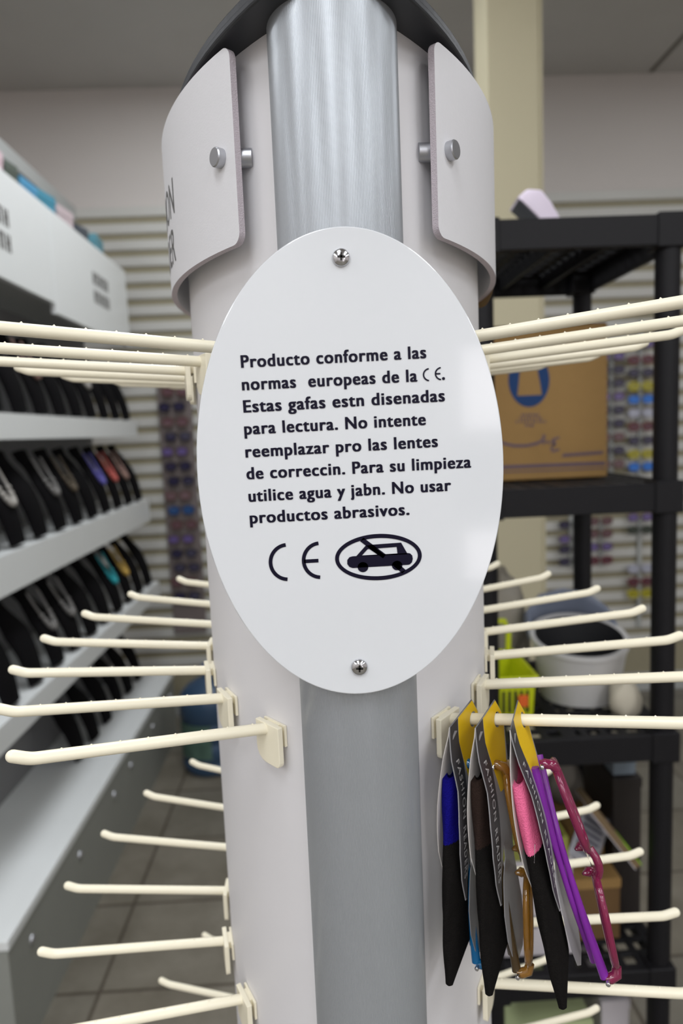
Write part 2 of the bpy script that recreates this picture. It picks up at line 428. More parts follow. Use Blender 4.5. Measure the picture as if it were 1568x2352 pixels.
# oval acrylic notice
YS = (CY - 1.298) * U            # its front face
def sg(px, py):
    p = at_y(px, py, YS); return (p.x, p.z)
cL, cR_, cT, cB = sg(449, 1045), sg(1157, 1068), sg(785, 519), sg(824, 1595)
OCX, OCZ = (cL[0] + cR_[0]) / 2, (cT[1] + cB[1]) / 2
OA, OB = (cR_[0] - cL[0]) / 2, (cT[1] - cB[1]) / 2
g = MB(); NE = 160; vs = []
rings = [(1.0, .0052), (1.0, .0009), (.9965, .0002), (.991, 0)]
for k, d in rings:
    vs += [Vector((OCX + (OA - (1 - k) * OA) * math.cos(2 * PI * j / NE), YS + d, OCZ + (OB - (1 - k) * OA) * math.sin(2 * PI * j / NE))) for j in range(NE)]
fs = [(i * NE + j, i * NE + (j + 1) % NE, (i + 1) * NE + (j + 1) % NE, (i + 1) * NE + j) for i in range(3) for j in range(NE)]
fs += [tuple(range(NE)), tuple(3 * NE + j for j in range(NE))]
sign = part(g.add(vs, fs), 'oval_notice', M['acrylic'])
sign['label'] = 'white oval acrylic notice printed with dark Spanish text'
def spart(mb, name, m, label, **k):
    o = mb.build(name, m, None, **k); o.parent = sign; o.matrix_parent_inverse = Matrix.Identity(4); o['label'] = label; return o
FRONT = YS - .00025
def flat(u, v, d): return Vector((u, FRONT + .0003 - d, v))
LINES = [('Producto conforme a las', (555, 844.5), (977.4, 822.3)), ('normas  europeas de la', (557.4, 896.4), (957, 876)),
         ('Estas gafas estn disenadas', (560.7, 947.4), (1020, 921.4)), ('para lectura. No intente', (562.6, 997.9), (976.5, 975.7)),
         ('reemplazar pro las lentes', (565.4, 1050.7), (1004, 1026)), ('de correccin. Para su limpieza', (567.8, 1100.8), (1080.3, 1073.4)),
         ('utilice agua y jabn. No usar', (572.5, 1152.2), (1034.5, 1126.7)), ('productos abrasivos.', (575.4, 1202), (938.7, 1182))]
for s, a, b_ in LINES:
    a2, b2 = Vector(sg(*a)), Vector(sg(*b_))
    vs, fs = text_mesh(s, 1.12, 0)
    x0, x1 = min(v[0] for v in vs), max(v[0] for v in vs)
    ux = (b2 - a2) / (x1 - x0); uz = Vector((-ux.y, ux.x)).normalized()
    hh = (27.0 / FPX * YS) / .729 if False else (27.5 / FPX * (YS * 1.0)) / .70
    b = MB()
    for q, (sx_, sz_) in enumerate(((-.036, -.012), (.036, -.012), (-.036, .014), (.036, .014), (0, 0))):   # heavy strokes
        b.add([flat(*(a2 + ux * (v[0] - x0 + sx_) + uz * (v[1] + sz_) * hh), 0.0003 + q * .00001) for v in vs], fs)
    spart(b, 'text_line', M['ink'], 'line of dark text reading ' + ' '.join(s.replace('.', '').split()).lower())
def pxpoly(pts): return [sg(*p) for p in pts]
def strip(b, pts, wd):           # thick open stroke through photo points
    P = [Vector(sg(*p)) for p in pts]; wd = wd / FPX * YS / 2; L, Rr = [], []
    for i, p in enumerate(P):
        t = (P[min(i + 1, len(P) - 1)] - P[max(i - 1, 0)]).normalized(); nn = Vector((-t.y, t.x)) * wd
        L.append(p + nn); Rr.append(p - nn)
    n = len(P)
    b.add([flat(q.x, q.y, .0003) for q in L + Rr], [(i, i + 1, n + i + 1, n + i) for i in range(n - 1)])
def z2(x, y): return (430 + x / 2.119, 1100 + y / 2.119)
def arcpts(cx, cy, rx, ry, a0, a1, n, tilt=0):
    out = []
    for i in range(n + 1):
        a = math.radians(a0 + (a1 - a0) * i / n); x, y = rx * math.cos(a), ry * math.sin(a)
        c, s = math.cos(tilt), math.sin(tilt); out.append((cx + c * x - s * y, cy + s * x + c * y))
    return out
b = MB()
strip(b, [z2(*p) for p in arcpts(489, 404, 84, 84, -97, -269, 30)], 8.6)
strip(b, [z2(*p) for p in arcpts(648, 395, 82, 83, -97, -269, 30)], 8.6)
strip(b, [z2(568, 401), z2(638, 397)], 8.6)
spart(b, 'conformity_mark', M['ink'], 'large dark C and E mark')
def z1_(x, y): return (430 + x / 2.119, 500 + y / 2.119)
b = MB()
strip(b, [z1_(*p) for p in arcpts(1178, 764, 29, 29, -97, -266, 18)], 3.4)
strip(b, [z1_(*p) for p in arcpts(1236, 759, 29, 29, -97, -266, 18)], 3.4)
strip(b, [z1_(1208, 760), z1_(1231, 759)], 3.4)
b.prism(pxpoly([z1_(*p) for p in arcpts(1246, 783, 7.5, 7.5, 0, 345, 23)]), flat, .0001, .0003)
spart(b, 'small_mark', M['ink'], 'small C and E mark with a full stop')
def z4(x, y): return (740 + x / 6.03, 1200 + y / 6.03)
b = MB(); tl_ = math.radians(-3.0)
outer = [z4(*p) for p in arcpts(776, 478, 600, 320, 0, 356, 89, tl_)]; inner = [z4(*p) for p in arcpts(776, 479, 546, 264, 0, 356, 89, tl_)]
b.prism(pxpoly(outer), flat, .0001, .0003, holes=[pxpoly(inner)])
b.prism(pxpoly([z4(*p) for p in [(420, 468), (1180, 422), (1215, 428), (1243, 455), (1252, 500), (1240, 550), (1210, 580), (1180, 586), (1105, 590), (420, 630), (375, 615), (345, 575), (345, 520), (375, 480)]]), flat, .0001, .0003)
b.prism(pxpoly([z4(*p) for p in [(468, 468), (598, 322), (655, 310), (1090, 278), (1170, 418), (1175, 440)]]), flat, .0001, .0003,
        holes=[pxpoly([z4(*p) for p in [(548, 456), (625, 370), (648, 366), (762, 444)]]), pxpoly([z4(*p) for p in [(745, 360), (1028, 338), (1040, 428), (850, 440)]])])
strip(b, [z4(545, 235), z4(860, 470)], 11.5)
strip(b, [z4(1010, 580), z4(1130, 680)], 11.5)
b.prism(pxpoly([z4(*p) for p in arcpts(562, 617, 74, 70, 0, 350, 35)]), flat, .0001, .0003)
b.prism(pxpoly([z4(*p) for p in arcpts(1035, 595, 72, 66, 0, 350, 35)]), flat, .0001, .0003)
spart(b, 'crossed_car_emblem', M['ink'], 'dark oval emblem of a crossed out car')
for (px, py) in ((783, 592), (825, 1532)):
    sx, sz = sg(px, py); rs = 20 / FPX * YS
    b = MB(); b.lathe([(rs, .0002), (rs * .98, .0007)] + [(rs * math.cos(q), .0006 + .0019 * math.sin(q)) for q in (.3, .6, .9, 1.15)] + [(rs * .33, .00235)], 40, (sx, YS, sz), (0, -1, 0))
    sc_ = spart(b, 'screw', M['chrome'], 'chrome cross head screw', smooth=50)
    b2 = MB(); f0 = YS - .00252
    for a in (math.radians(3), math.radians(93)):
        Rm = Matrix.Rotation(a, 3, 'Y'); b2.box((-rs * .42, -.0003, -rs * .11), (rs * .42, .0006, rs * .11), Rm, (sx, f0, sz))
    b2.lathe([(rs * .22, .0), (rs * .16, .0003), (0, .0003)], 16, (sx, f0 + .0001, sz), (0, -1, 0))
    rc = b2.build('drive_recess', M['recess'], None); rc.parent = sign; rc.matrix_parent_inverse = Matrix.Identity(4)

# ------------------------------------------------------------------ peg hooks
TH0, TST, HL, RISE, TL_, TRISE, HA = -.6894, .2282, .7714, .0803, .0564, .3823, .5258
ROWZ = [.2712, -1, -2.2712, -3.555]
ROWN = ['top', 'second', 'third', 'lowest']
HR = .0195 * U
def hook_frame(side, i, row):
    th = TH0 + TST * i; root = arc(side, th, 0, ROWZ[row]); a = HA * th
    d = Vector((side * math.cos(a), math.sin(a), 0))
    n = Vector((side * math.cos(th), math.sin(th), 0)); t = Vector((-side * math.sin(th), math.cos(th), 0))
    return root, d, n, t
def hook(side, i, row, label, group):
    root, d, n, t = hook_frame(side, i, row); Z = Vector((0, 0, 1))
    h = thing('peg_hook', label, 'hook', root, group)
    d3 = (d * math.cos(RISE) + Z * math.sin(RISE)); dt = (d * math.cos(TRISE) + Z * math.sin(TRISE))
    b0 = d3 * HL * U; tip = b0 + dt * (TL_ - .004) * U
    q = [d3 * .012 * U, d3 * HL * .5 * U, b0 - d3 * .020 * U, b0 - d3 * .010 * U + Z * .0004 * U, b0 + Z * .0014 * U, b0 + dt * .010 * U + Z * .0004 * U, b0 + dt * .020 * U, tip]
    g = MB(); g.capsule(q, HR, 18)
    side_v = d3.cross(Z).normalized(); upv = side_v.cross(d3)
    for k in range(1, 9):        # small moulding nibs along the top
        c = d3 * HL * U * (k / 9.0) + upv * HR * .98
        s_ = .0045 * U
        g.add([c + d3 * s_ + side_v * s_, c - d3 * s_ + side_v * s_, c - d3 * s_ - side_v * s_, c + d3 * s_ - side_v * s_, c + upv * s_ * 1.1],
              [(0, 1, 4), (1, 2, 4), (2, 3, 4), (3, 0, 4)])
    g.build('rod', M['hook'], h, smooth=40)
    # backplate: flat, rounded below, with a tab behind that grips the wall
    wv = .066 * U; top = .026 * U; bot = -.118 * U; o0, o1 = .022 * U, .042 * U
    ol = [(-wv, top), (-wv, bot + .02 * U)] + [(-wv + .02 * U * (1 - math.cos(q)), bot + .02 * U * (1 - math.sin(q))) for q in (.5, 1.1, PI / 2)] + \
         [(wv - .05 * U + .05 * U * math.sin(q), bot + .05 * U * (1 - math.cos(q))) for q in (0, .4, .8, 1.2, PI / 2)] + [(wv, top)]
    g = MB(); g.prism(ol, lambda u, v, dd: t * u + Z * v + n * dd, o0, o1)
    g.build('backplate', M['hook'], h, bevel=.0007)
    g = MB(); g.prism([(-wv * .9, top * .9), (-wv * .9, -.05 * U), (wv * .9, -.05 * U), (wv * .9, top * .9)], lambda u, v, dd: t * u + Z * v + n * dd, .001 * U, .010 * U)
    g.prism([(-wv * .5, top * .8), (-wv * .5, -.01 * U), (wv * .5, -.01 * U), (wv * .5, top * .8)], lambda u, v, dd: t * u + Z * v + n * dd, .008 * U, .024 * U)
    g.build('wall_clip', M['hook'], h)
    return h
NEAR = ['nearest', 'second', 'third', 'fourth', 'fifth', 'sixth', 'farthest']
for row in range(4):
    for side in (-1, 1):
        for i in range(7):
            if row == 2 and i == 0: continue
            if row == 3 and (i < 4 or (side < 0 and i == 4)): continue
            sn = 'left' if side < 0 else 'right'
            if row == 1 and side == 1 and i == 0:
                lb = 'cream hook holding the three glasses packs on the right of the stand'
            elif i in (0, 6):
                lb = f'cream hook on the {sn} of the stand, {NEAR[i]} of its {ROWN[row]} row'
            else:
                lb = f'cream hook on the stand, {sn} side, {ROWN[row]} row, {NEAR[i]} from the front'
            hook(side, i, row, lb, f'cream hooks on the {sn} of the stand, {ROWN[row]} row')

# ------------------------------------------------------------------ glasses packs on the nearest right hook
M['packgrey'] = mat('dark_grey_print', (60, 58, 60), .4, noise=.08, scale=200)
M['packyellow'] = mat('yellow_print', (232, 190, 6), .4, noise=.03, scale=200)
M['packclear'] = mat('frosted_plastic', (150, 148, 150), .3, noise=.05, scale=200)
M['packedge'] = mat('milky_plastic', (196, 190, 186), .3, noise=.03, scale=200)
M['packwhite'] = mat('white_pack_print', (188, 186, 186), .5, noise=.1, scale=200)
M['blackfelt'] = mat('black_felt', (22, 20, 19), .95, noise=.25, scale=300, bump=.5, bscale=1200, spec=.1)
M['bluefelt'] = mat('blue_felt', (18, 14, 110), .95, noise=.2, scale=300, bump=.5, bscale=1200, spec=.1)
M['brownfelt'] = mat('brown_felt', (44, 33, 29), .95, noise=.2, scale=300, bump=.5, bscale=1200, spec=.1)
M['pinkfelt'] = mat('pink_felt', (232, 110, 150), .95, noise=.12, scale=300, bump=.6, bscale=1200, spec=.1)
M['thread'] = mat('sewing_thread', (200, 190, 190), .8, noise=.05)
M['lens'] = mat('clear_lens', (244, 246, 246), .03, trans=1.0, ior=1.1)
def frame_mat(nm, rgb, tr): return mat(nm, rgb, .12, noise=.1, scale=150, trans=tr, coat=.5)
M['f_blue'] = frame_mat('blue_acetate', (10, 112, 168), .35); M['f_bluet'] = mat('blue_temple_plastic', (10, 104, 160), .25, noise=.1, scale=150)
M['f_amber'] = frame_mat('amber_acetate', (176, 126, 50), .55); M['f_brown'] = mat('brown_temple_plastic', (74, 58, 36), .25, noise=.15, scale=150)
M['f_maroon'] = frame_mat('maroon_acetate', (150, 38, 84), .45); M['f_purple'] = mat('purple_temple_plastic', (122, 38, 150), .3, noise=.1, scale=150)

ROOT, HD, HN, HT = hook_frame(1, 0, 1)
def pack(t, yaw, tilt, gtilt, gyaw, of, felt, fmat, tmat, label):
    org = ROOT + (HD * t + Vector((0, 0, t * math.tan(RISE)))) * U
    y = math.radians(yaw); o_ = Vector((math.cos(y) * HD.x + math.sin(y) * HD.y, -math.sin(y) * HD.x + math.cos(y) * HD.y, 0))
    w_ = Vector((-o_.y, o_.x, 0)); a = math.radians(tilt); Z = Vector((0, 0, 1))
    n = o_ * math.cos(a) + Z * math.sin(a); zz = Z * math.cos(a) - o_ * math.sin(a)
    mm = .001
    def P(o, w, z): return (n * o + w_ * w + zz * z) * mm
    root = thing('glasses_pack', label, 'reading glasses', org, 'reading glasses packs on one hook')
    def bow(z):                  # outward bulge of the front leaf below the rod
        return max(4.2 * math.sin(PI * min(1, max(0, -z / 105.0))) ** 1.3, 1.9 * min(1, max(0, (-z - 8) / 30.0)))
    def bowb(z):
        return -9.6 * math.sin(PI * min(1, max(0, (-z + 4) / 140.0))) ** .9
    hole = [(4.6 * math.cos(2 * PI * k / 16), 4.6 * math.sin(2 * PI * k / 16)) for k in range(16)]
    def dens(pl):
        out = []
        for i, p in enumerate(pl):
            q = pl[(i + 1) % len(pl)]; k = max(1, int(math.hypot(q[0] - p[0], q[1] - p[1]) / 5))
            out += [(p[0] + (q[0] - p[0]) * j / k, p[1] + (q[1] - p[1]) * j / k) for j in range(k)]
        return out
    leaf = dens([(0, 12), (-31, 7), (-33, -12), (-31, -30), (-34, -48), (-34, -66), (-30, -84), (-26, -99), (-24.5, -99), (-22, -84), (-17, -66), (-15, -76),
                 (-19, -92), (-22, -108), (-21, -124), (-16, -138), (-9, -143), (0, -140), (5, -130), (6, -112), (2, -90), (-3, -72), (-4, -52), (2, -32), (9, -8), (8, 2)])
    def sheet(pl, fo, th, holes=(), off=0):
        g = MB(); g.prism(pl, lambda u, v, d: P(fo(v) + d + off, u, v), -th / 2, th / 2, holes); return g
    sheet(leaf, bow, .5, [hole]).build('hang_card', M['packclear'], root)
    ye = dens([(0, 11.4), (-20, 8.2), (-21, -6), (-19, -16), (-14, -37), (-6, -38), (1, -26), (8, -7), (7.4, 2)])
    yp = sheet(ye, bow, .12, [hole], .36).build('yellow_print', M['packyellow'], root); yp['label'] = 'yellow printed top of the card'
    gs = dens([(-20.6, 8.2), (-30.6, 6.8), (-32.6, -12), (-30.6, -30), (-33.5, -48), (-33.5, -66), (-29.6, -84), (-25.8, -98), (-24.8, -98), (-23, -84), (-22, -62), (-20.5, -40), (-19.5, -18), (-21.4, -5)])
    gp = sheet(gs, bow, .12, (), .36).build('text_strip', M['packgrey'], root); gp['label'] = 'dark grey strip with pale letters'
    vs, fs = text_mesh('FASHION READERS', 1.25, .01)
    x1 = max(v[0] for v in vs)
    def cxs(z): return -26 - 1.2 * math.cos(z / 9.0) - .7
    def tp(v):
        z = -13 - v[0] / x1 * 72; return P(bow(z) + .62, cxs(z) + (v[1] - .35) * 5.4, z)
    g = MB(); g.add([tp(v) for v in vs], fs)
    lt = g.build('lettering', M['packwhite'], gp)
    back = dens([(0, 12), (-31, 7), (-34, -10), (-35, -40), (-34, -68), (-30, -84), (-22, -88), (-13, -84), (-8, -72), (-6, -55), (2, -30), (9, -8), (8, 2)])
    bk = sheet(back, bowb, .5, [hole]).build('back_leaf', M['packedge'], root); bk['label'] = 'pale back leaf of the card'
    # rolled felt pouch between the leaves
    def pouch(z0, z1, nz, inner, pt=False):
        g = MB(); vs = []; N = 28
        for j in range(nz + 1):
            z = z0 + (z1 - z0) * j / nz
            q_ = min(1, max(0, (-z - 22) / 80.0)); oc = -3.4 - 2.6 * q_ + .4 * math.sin(z / 17.0); wc, hw, ho = -20 - 1 * q_, 12.5 + 4.5 * q_, 4.6 + .8 * q_
            if z < -130:
                k = min(1, (-z - 130) / 17.0); hw = 17 * (1 - k) + 2.0 * k; wc = -21 - 15 * k; ho = 5.4 * (1 - .6 * k)
            for i in range(N):
                q = 2 * PI * i / N
                rr = 1 + .04 * math.sin(5 * q + z * .13)
                zz_ = z + (3.2 * math.cos(q) * (1 if j == 0 and not pt else 0))
                vs.append(P(oc + ho * rr * math.sin(q), wc + hw * rr * math.cos(q) * (abs(math.cos(q)) ** -.0), zz_))
        fs = [(j * N + i, j * N + (i + 1) % N, (j + 1) * N + (i + 1) % N, (j + 1) * N + i) for j in range(nz) for i in range(N)]
        g.add(vs, fs)
        if inner:                # open mouth: a fold turned inside
            k0 = len(g.v); v2 = []
            for dz, kk in ((0, .72), (-12, .66)):
                for i in range(N):
                    q = 2 * PI * i / N; v2.append(P(-3.0 + 4.6 * kk * math.sin(q), -20 + 12.5 * kk * math.cos(q), z0 + dz + 3.2 * math.cos(q)))
            g.add(v2, [(i, (i + 1) % N, N + (i + 1) % N, N + i) for i in range(N)] + [tuple(N + i for i in range(N))])
            g.f += [(i, (i + 1) % N, k0 + (i + 1) % N, k0 + i) for i in range(N)]; g.m += [0] * N
        if pt: g.f.append(tuple(nz * N + i for i in range(N))); g.m.append(0)
        return g
    pn = {'bluefelt': 'blue', 'brownfelt': 'brown', 'pinkfelt': 'pink'}[felt]
    pc = pouch(-21, -62, 12, True).build('pouch', M[felt], root, smooth=60); pc['label'] = pn + ' felt top of the pouch'
    pb = pouch(-61.5, -147, 26, False, True).build('pouch_body', M['blackfelt'], root, smooth=60); pb['label'] = 'black pointed lower part of the pouch'
    if felt == 'pinkfelt': g = MB(); g.tube([P(-4, -33.6, -56), P(-3.2, -34.6, -66), P(-1.2, -32, -57)], .16 * mm, 6); g.build('thread', M['thread'], pc)
    # the folded reading glasses, front upright, hinges at both ends
    gt = math.radians(gtilt)
    ZC, WC, OF = -84, -4, of
    gy = math.radians(gyaw); SC = .91
    def G(o, w, z):              # the glasses hang turned and tilted a little further than the card
        z = ZC + (z - ZC) * SC; o_1, w_1 = o - OF, (w - WC) * .9
        o, w = OF + o_1 * math.cos(gy) + w_1 * math.sin(gy), WC - o_1 * math.sin(gy) + w_1 * math.cos(gy)
        oo, z2_ = o, z + 14
        return P(oo * math.cos(gt) - z2_ * math.sin(gt), w, -14 + oo * math.sin(gt) + z2_ * math.cos(gt))
    g = MB()
    def rim(cz, s):
        NT, K = 40, 8; vs = []
        for i in range(NT):
            q = 2 * PI * i / NT; c, sn = math.cos(q), math.sin(q)
            e = .72
            z = 27.5 * math.copysign(abs(c) ** e, c); wv = 17.5 * math.copysign(abs(sn) ** e, sn)
            bo = 2.2 - (s * z + 27) * .075           # the front curves back towards the hinges
            for k in range(K):
                p = 2 * PI * k / K; rz = 1 + 1.7 * math.cos(p) / 27; 
                vs.append(G(OF + bo + 2.0 * math.sin(p), WC + wv * (1 + 1.9 * math.cos(p) / 17.5), cz + z * rz))
        g.add(vs, [(i * K + k, i * K + (k + 1) % K, ((i + 1) % NT) * K + (k + 1) % K, ((i + 1) % NT) * K + k) for i in range(NT) for k in range(K)])
    rim(ZC + 36.5, 1); rim(ZC - 36.5, -1)
    br = [G(OF + 3.4, WC - 3, ZC + 9), G(OF + 5.2, WC - 5, ZC + 4), G(OF + 5.6, WC - 6, ZC), G(OF + 5.2, WC - 5, ZC - 4), G(OF + 3.4, WC - 3, ZC - 9)]
    g.tube(br, [2.4 * mm, 2.3 * mm, 2.3 * mm, 2.3 * mm, 2.4 * mm], 10)
    for s in (1, -1):            # end pieces that carry the hinges
        g.tube([G(OF - 1.2, WC - 8, ZC + s * 63), G(OF - 2.6, WC - 9, ZC + s * 67.5), G(OF - 6.5, WC - 9.5, ZC + s * 69), G(OF - 9, WC - 9.5, ZC + s * 69)], [2.6 * mm, 3.0 * mm, 2.9 * mm, 2.5 * mm], 10)
    fr = g.build('eyeglasses', fmat, root, smooth=50)
    for s in (1, -1):
        b = MB(); b.tube([G(OF + 1.5, WC + 4, ZC + s * 9.5), G(OF - 1.5, WC + 2, ZC + s * 8.2), G(OF - 4.5, WC + 0, ZC + s * 8)], [2.2 * mm, 2.8 * mm, .8 * mm], 10)
        b.build('nose_pad', fmat, fr, smooth=50)
        b = MB()
        b.grid(lambda u, v: G(OF + 1.2 - (v * 54) * .06 + 1.2 * math.sin(PI * u), WC - 16.5 + 33 * u, ZC + s * (9.5 + 54 * v)), 8, 8)
        b.build('lens', M['lens'], fr, smooth=60)
        pts = []; rad = []
        for k in range(19):
            u = k / 18; z = ZC + s * (68 - u * 134)
            wv = WC - 9.5 + (22 * max(0, (u - .66)) / .34 * (1 if s < 0 else .6))
            ov = OF - 9.2 - (3.4 if s > 0 else 0) - 1.8 * math.sin(PI * u) - 2.5 * (1 - u) * 0
            pts.append(G(ov, wv, z)); rad.append((2.7 - 1.0 * min(1, u * 2) + .9 * max(0, u - .75) * 4) * mm)
        b = MB(); b.tube(pts, rad, 12, squash=(1.0, .72)); b.build('temple', tmat, fr, smooth=50)['label'] = 'folded side arm'
        b = MB(); b.lathe([(1.3 * mm, 0), (1.3 * mm, 2.4 * mm), (.8 * mm, 2.8 * mm), (0, 2.8 * mm)], 12, G(OF - 8, WC - 12.0, ZC + s * 69), -w_)
        b.build('hinge_screw', M['chrome'], fr, smooth=50)
    return root
pack(.112, 15, 1.7, 1, -14, 6, 'bluefelt', M['f_blue'], M['f_bluet'], 'pack with blue glasses and a blue topped felt pouch, innermost on its hook')
pack(.193, 14, 5, 1, -15, 7, 'brownfelt', M['f_amber'], M['f_brown'], 'pack with amber brown glasses and a brown topped pouch, middle of three on the hook')
pack(.278, 5, 12.5, 3.5, -13, 14, 'pinkfelt', M['f_maroon'], M['f_purple'], 'pack with maroon and purple glasses and a pink topped pouch, outermost on its hook')

# ------------------------------------------------------------------ black resin rack on the right
RY0, RY1, RX0, RX1 = 1.12, 1.53, .253, .602
rk = thing('storage_rack', 'black resin shelf rack with boxes on it behind the eyewear stand', 'shelving', (RX0, RY0, 0))
rinv = Matrix.Translation((-RX0, -RY0, 0))
def rpart(mb, name, m, **k):
    o = mb.build(name, m, None, **k); o.parent = rk; o.matrix_parent_inverse = rinv; return o
SHZ = [1.774, 1.343, .902, .453, .05]
for zt in SHZ:
    g = MB(); h = .048
    g.box((RX0 + .005, RY0, zt - h), (RX1 - .005, RY0 + .012, zt)); g.box((RX0 + .005, RY1 - .012, zt - h), (RX1 - .005, RY1, zt))
    g.box((RX0, RY0 + .012, zt - h), (RX0 + .012, RY1 - .012, zt)); g.box((RX1 - .012, RY0 + .012, zt - h), (RX1, RY1 - .012, zt))
    nx, ny = 9, 11               # lattice deck with slots
    for i in range(nx + 1):
        x = RX0 + .01 + (RX1 - RX0 - .034) * i / nx; wd = .028 if i == nx // 2 else .014
        g.box((x, RY0 + .01, zt - .008), (x + wd, RY1 - .01, zt - .0015))
    for j in range(ny + 1):
        y = RY0 + .008 + (RY1 - RY0 - .03) * j / ny
        g.box((RX0 + .01, y, zt - .009), (RX1 - .01, y + .014, zt - .002))
    for i in range(3):           # stiffening ribs under the deck
        x = RX0 + .06 + .09 * i; g.box((x, RY0 + .01, zt - .036), (x + .008, RY1 - .01, zt - .008))
    for cx in (RX0, RX1 - .045):
        for cy in (RY0 - .003, RY1 - .042):
            g.box((cx - .002, cy, zt - h - .003), (cx + .047, cy + .045, zt + .003))
    rpart(g, 'shelf', M['rack'], bevel=.0015, seg=1)
for cx in (RX0, RX1 - .040):
    for cy in (RY0 + .002, RY1 - .040):
        g = MB(); g.lathe([(.020, 0), (.020, 1.735)], 24, (cx + .020, cy + .019, 0)); rpart(g, 'post', M['rack'], smooth=40)

# a white bent plastic piece on the top shelf
def ribbon(fn, nu, nv, name, m, th, label=None, cat=None):
    g = MB(); g.grid(fn, nu, nv); o = g.build(name, m, None, smooth=60, solid=th)
    return o
pY = 1.24
path = [at_y(1312, 505, pY), at_y(1283, 470, pY), at_y(1262, 432, pY), at_y(1238, 402, pY), at_y(1206, 400, pY), at_y(1184, 420, pY)]
lower = [at_y(1262, 505, pY), at_y(1243, 486, pY), at_y(1224, 465, pY), at_y(1205, 446, pY), at_y(1190, 432, pY), at_y(1180, 424, pY)]
g = MB(); vs = []
for a, b in zip(path, lower): vs += [a + Vector((0, -.012, 0)), b + Vector((0, -.02, 0)), b + Vector((.004, .05, -.002)), a + Vector((.004, .05, 0))]
base = min(p[2] for p in vs); vs = [Vector(p) - Vector((0, 0, base - SHZ[0] - .001)) for p in vs]
fs, ms = [], []
for i in range(5):
    k = 4 * i
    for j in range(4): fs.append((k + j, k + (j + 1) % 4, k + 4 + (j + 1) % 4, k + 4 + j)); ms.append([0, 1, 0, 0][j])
fs += [(0, 1, 2, 3), (23, 22, 21, 20)]; ms += [0, 0]
g.v = [tuple(p) for p in vs]; g.f = fs; g.m = ms
o = g.build('plastic_scoop', [M['whiteplastic'], M['greyunder']], None, bevel=.004, smooth=50)
tag(o, 'white bent plastic piece standing on top of the black rack', 'plastic piece')

# cardboard box, second shelf
BY = 1.285
x0, x1, zb = .285, at_y(1395, 1000, BY).x, SHZ[1] + .001
bt = thing('cardboard_box', 'brown cardboard box with a round blue logo on the black rack', 'box', (x0, BY, zb))
binv = Matrix.Translation((-x0, -BY, -zb))
def bpart(mb, name, m, par=bt, iv=binv, **k):
    o = mb.build(name, m, None, **k); o.parent = par; o.matrix_parent_inverse = iv; return o
bh = .285
g = MB(); g.box((x0, BY, zb), (x1, BY + .2, zb + bh)); bpart(g, 'body', M['card'], bevel=.003)
g = MB(); g.box((x0 + .002, BY + .002, zb + bh), (x1 - .002, BY + .099, zb + bh + .003)); g.box((x0 + .002, BY + .101, zb + bh), (x1 - .002, BY + .198, zb + bh + .003)); bpart(g, 'flap', M['card_dark'])
def fl(Y):
    def f(u, v, d): return Vector((u, Y - d, v))
    return f
def P2(px, py, Y): p = at_y(px, py, Y); return (p.x, p.z)
def zb5(x, y): return (1150 + x / 6.272, 820 + y / 6.272)
g = MB()
cc = zb5(402, 330)
ring = [P2(cc[0] + 47 * math.cos(2 * PI * k / 48), cc[1] + 62 * math.sin(2 * PI * k / 48), BY) for k in range(48)]
cup = [P2(*zb5(*p), BY) for p in [(235, 560), (590, 545), (560, 350), (520, 150), (505, -120), (290, -120), (270, 200)]]
g.prism(ring, fl(BY), .0002, .0008, holes=[cup]); bpart(g, 'blue_logo', M['blueprint'])
g = MB()
for row, (yy, xa, xb, n_) in enumerate(((830, 290, 560, 7), (880, 260, 600, 8), (930, 210, 660, 10), (985, 340, 480, 4))):
    for k in range(n_):
        xx = xa + (xb - xa) * (k + random.random() * .3) / n_
        g.prism([P2(*zb5(*p), BY) for p in ((xx, yy + 18), (xx + 26, yy + 16), (xx + 24, yy - 16), (xx + 6, yy - 18))], fl(BY), .0002, .0006)
def stroke(pts, wd):
    Pn = [Vector(P2(*zb5(*p), BY)) for p in pts]
    L, Rr = [], []
    for i, p in enumerate(Pn):
        t = (Pn[min(i + 1, len(Pn) - 1)] - Pn[max(i - 1, 0)]).normalized(); q = Vector((-t.y, t.x)) * wd / 6.272 / FPX * BY / 2
        L.append(p + q); Rr.append(p - q)
    n = len(Pn); g.add([Vector((q.x, BY - .0006, q.y)) for q in L + Rr], [(i, i + 1, n + i + 1, n + i) for i in range(n - 1)])
stroke([(-40, 1210), (60, 1250), (200, 1280), (380, 1275), (520, 1245), (600, 1200), (625, 1120)], 44)
stroke([(600, 1250), (660, 1210), (700, 1250), (740, 1190), (760, 1280)], 30)
stroke([(840, 1160), (760, 1180), (780, 1250), (720, 1320), (740, 1360), (840, 1330)], 34)
for k in range(14): stroke([(890 + k * 42, 1440 - k * 3), (890 + k * 42 + 28, 1390 - k * 3)], 34)
stroke([(-40, 1590), (700, 1560), (1500, 1530)], 56)
stroke([(-40, 1660), (700, 1635), (1500, 1600)], 20)
bpart(g, 'mauve_lettering', M['mauveprint'])

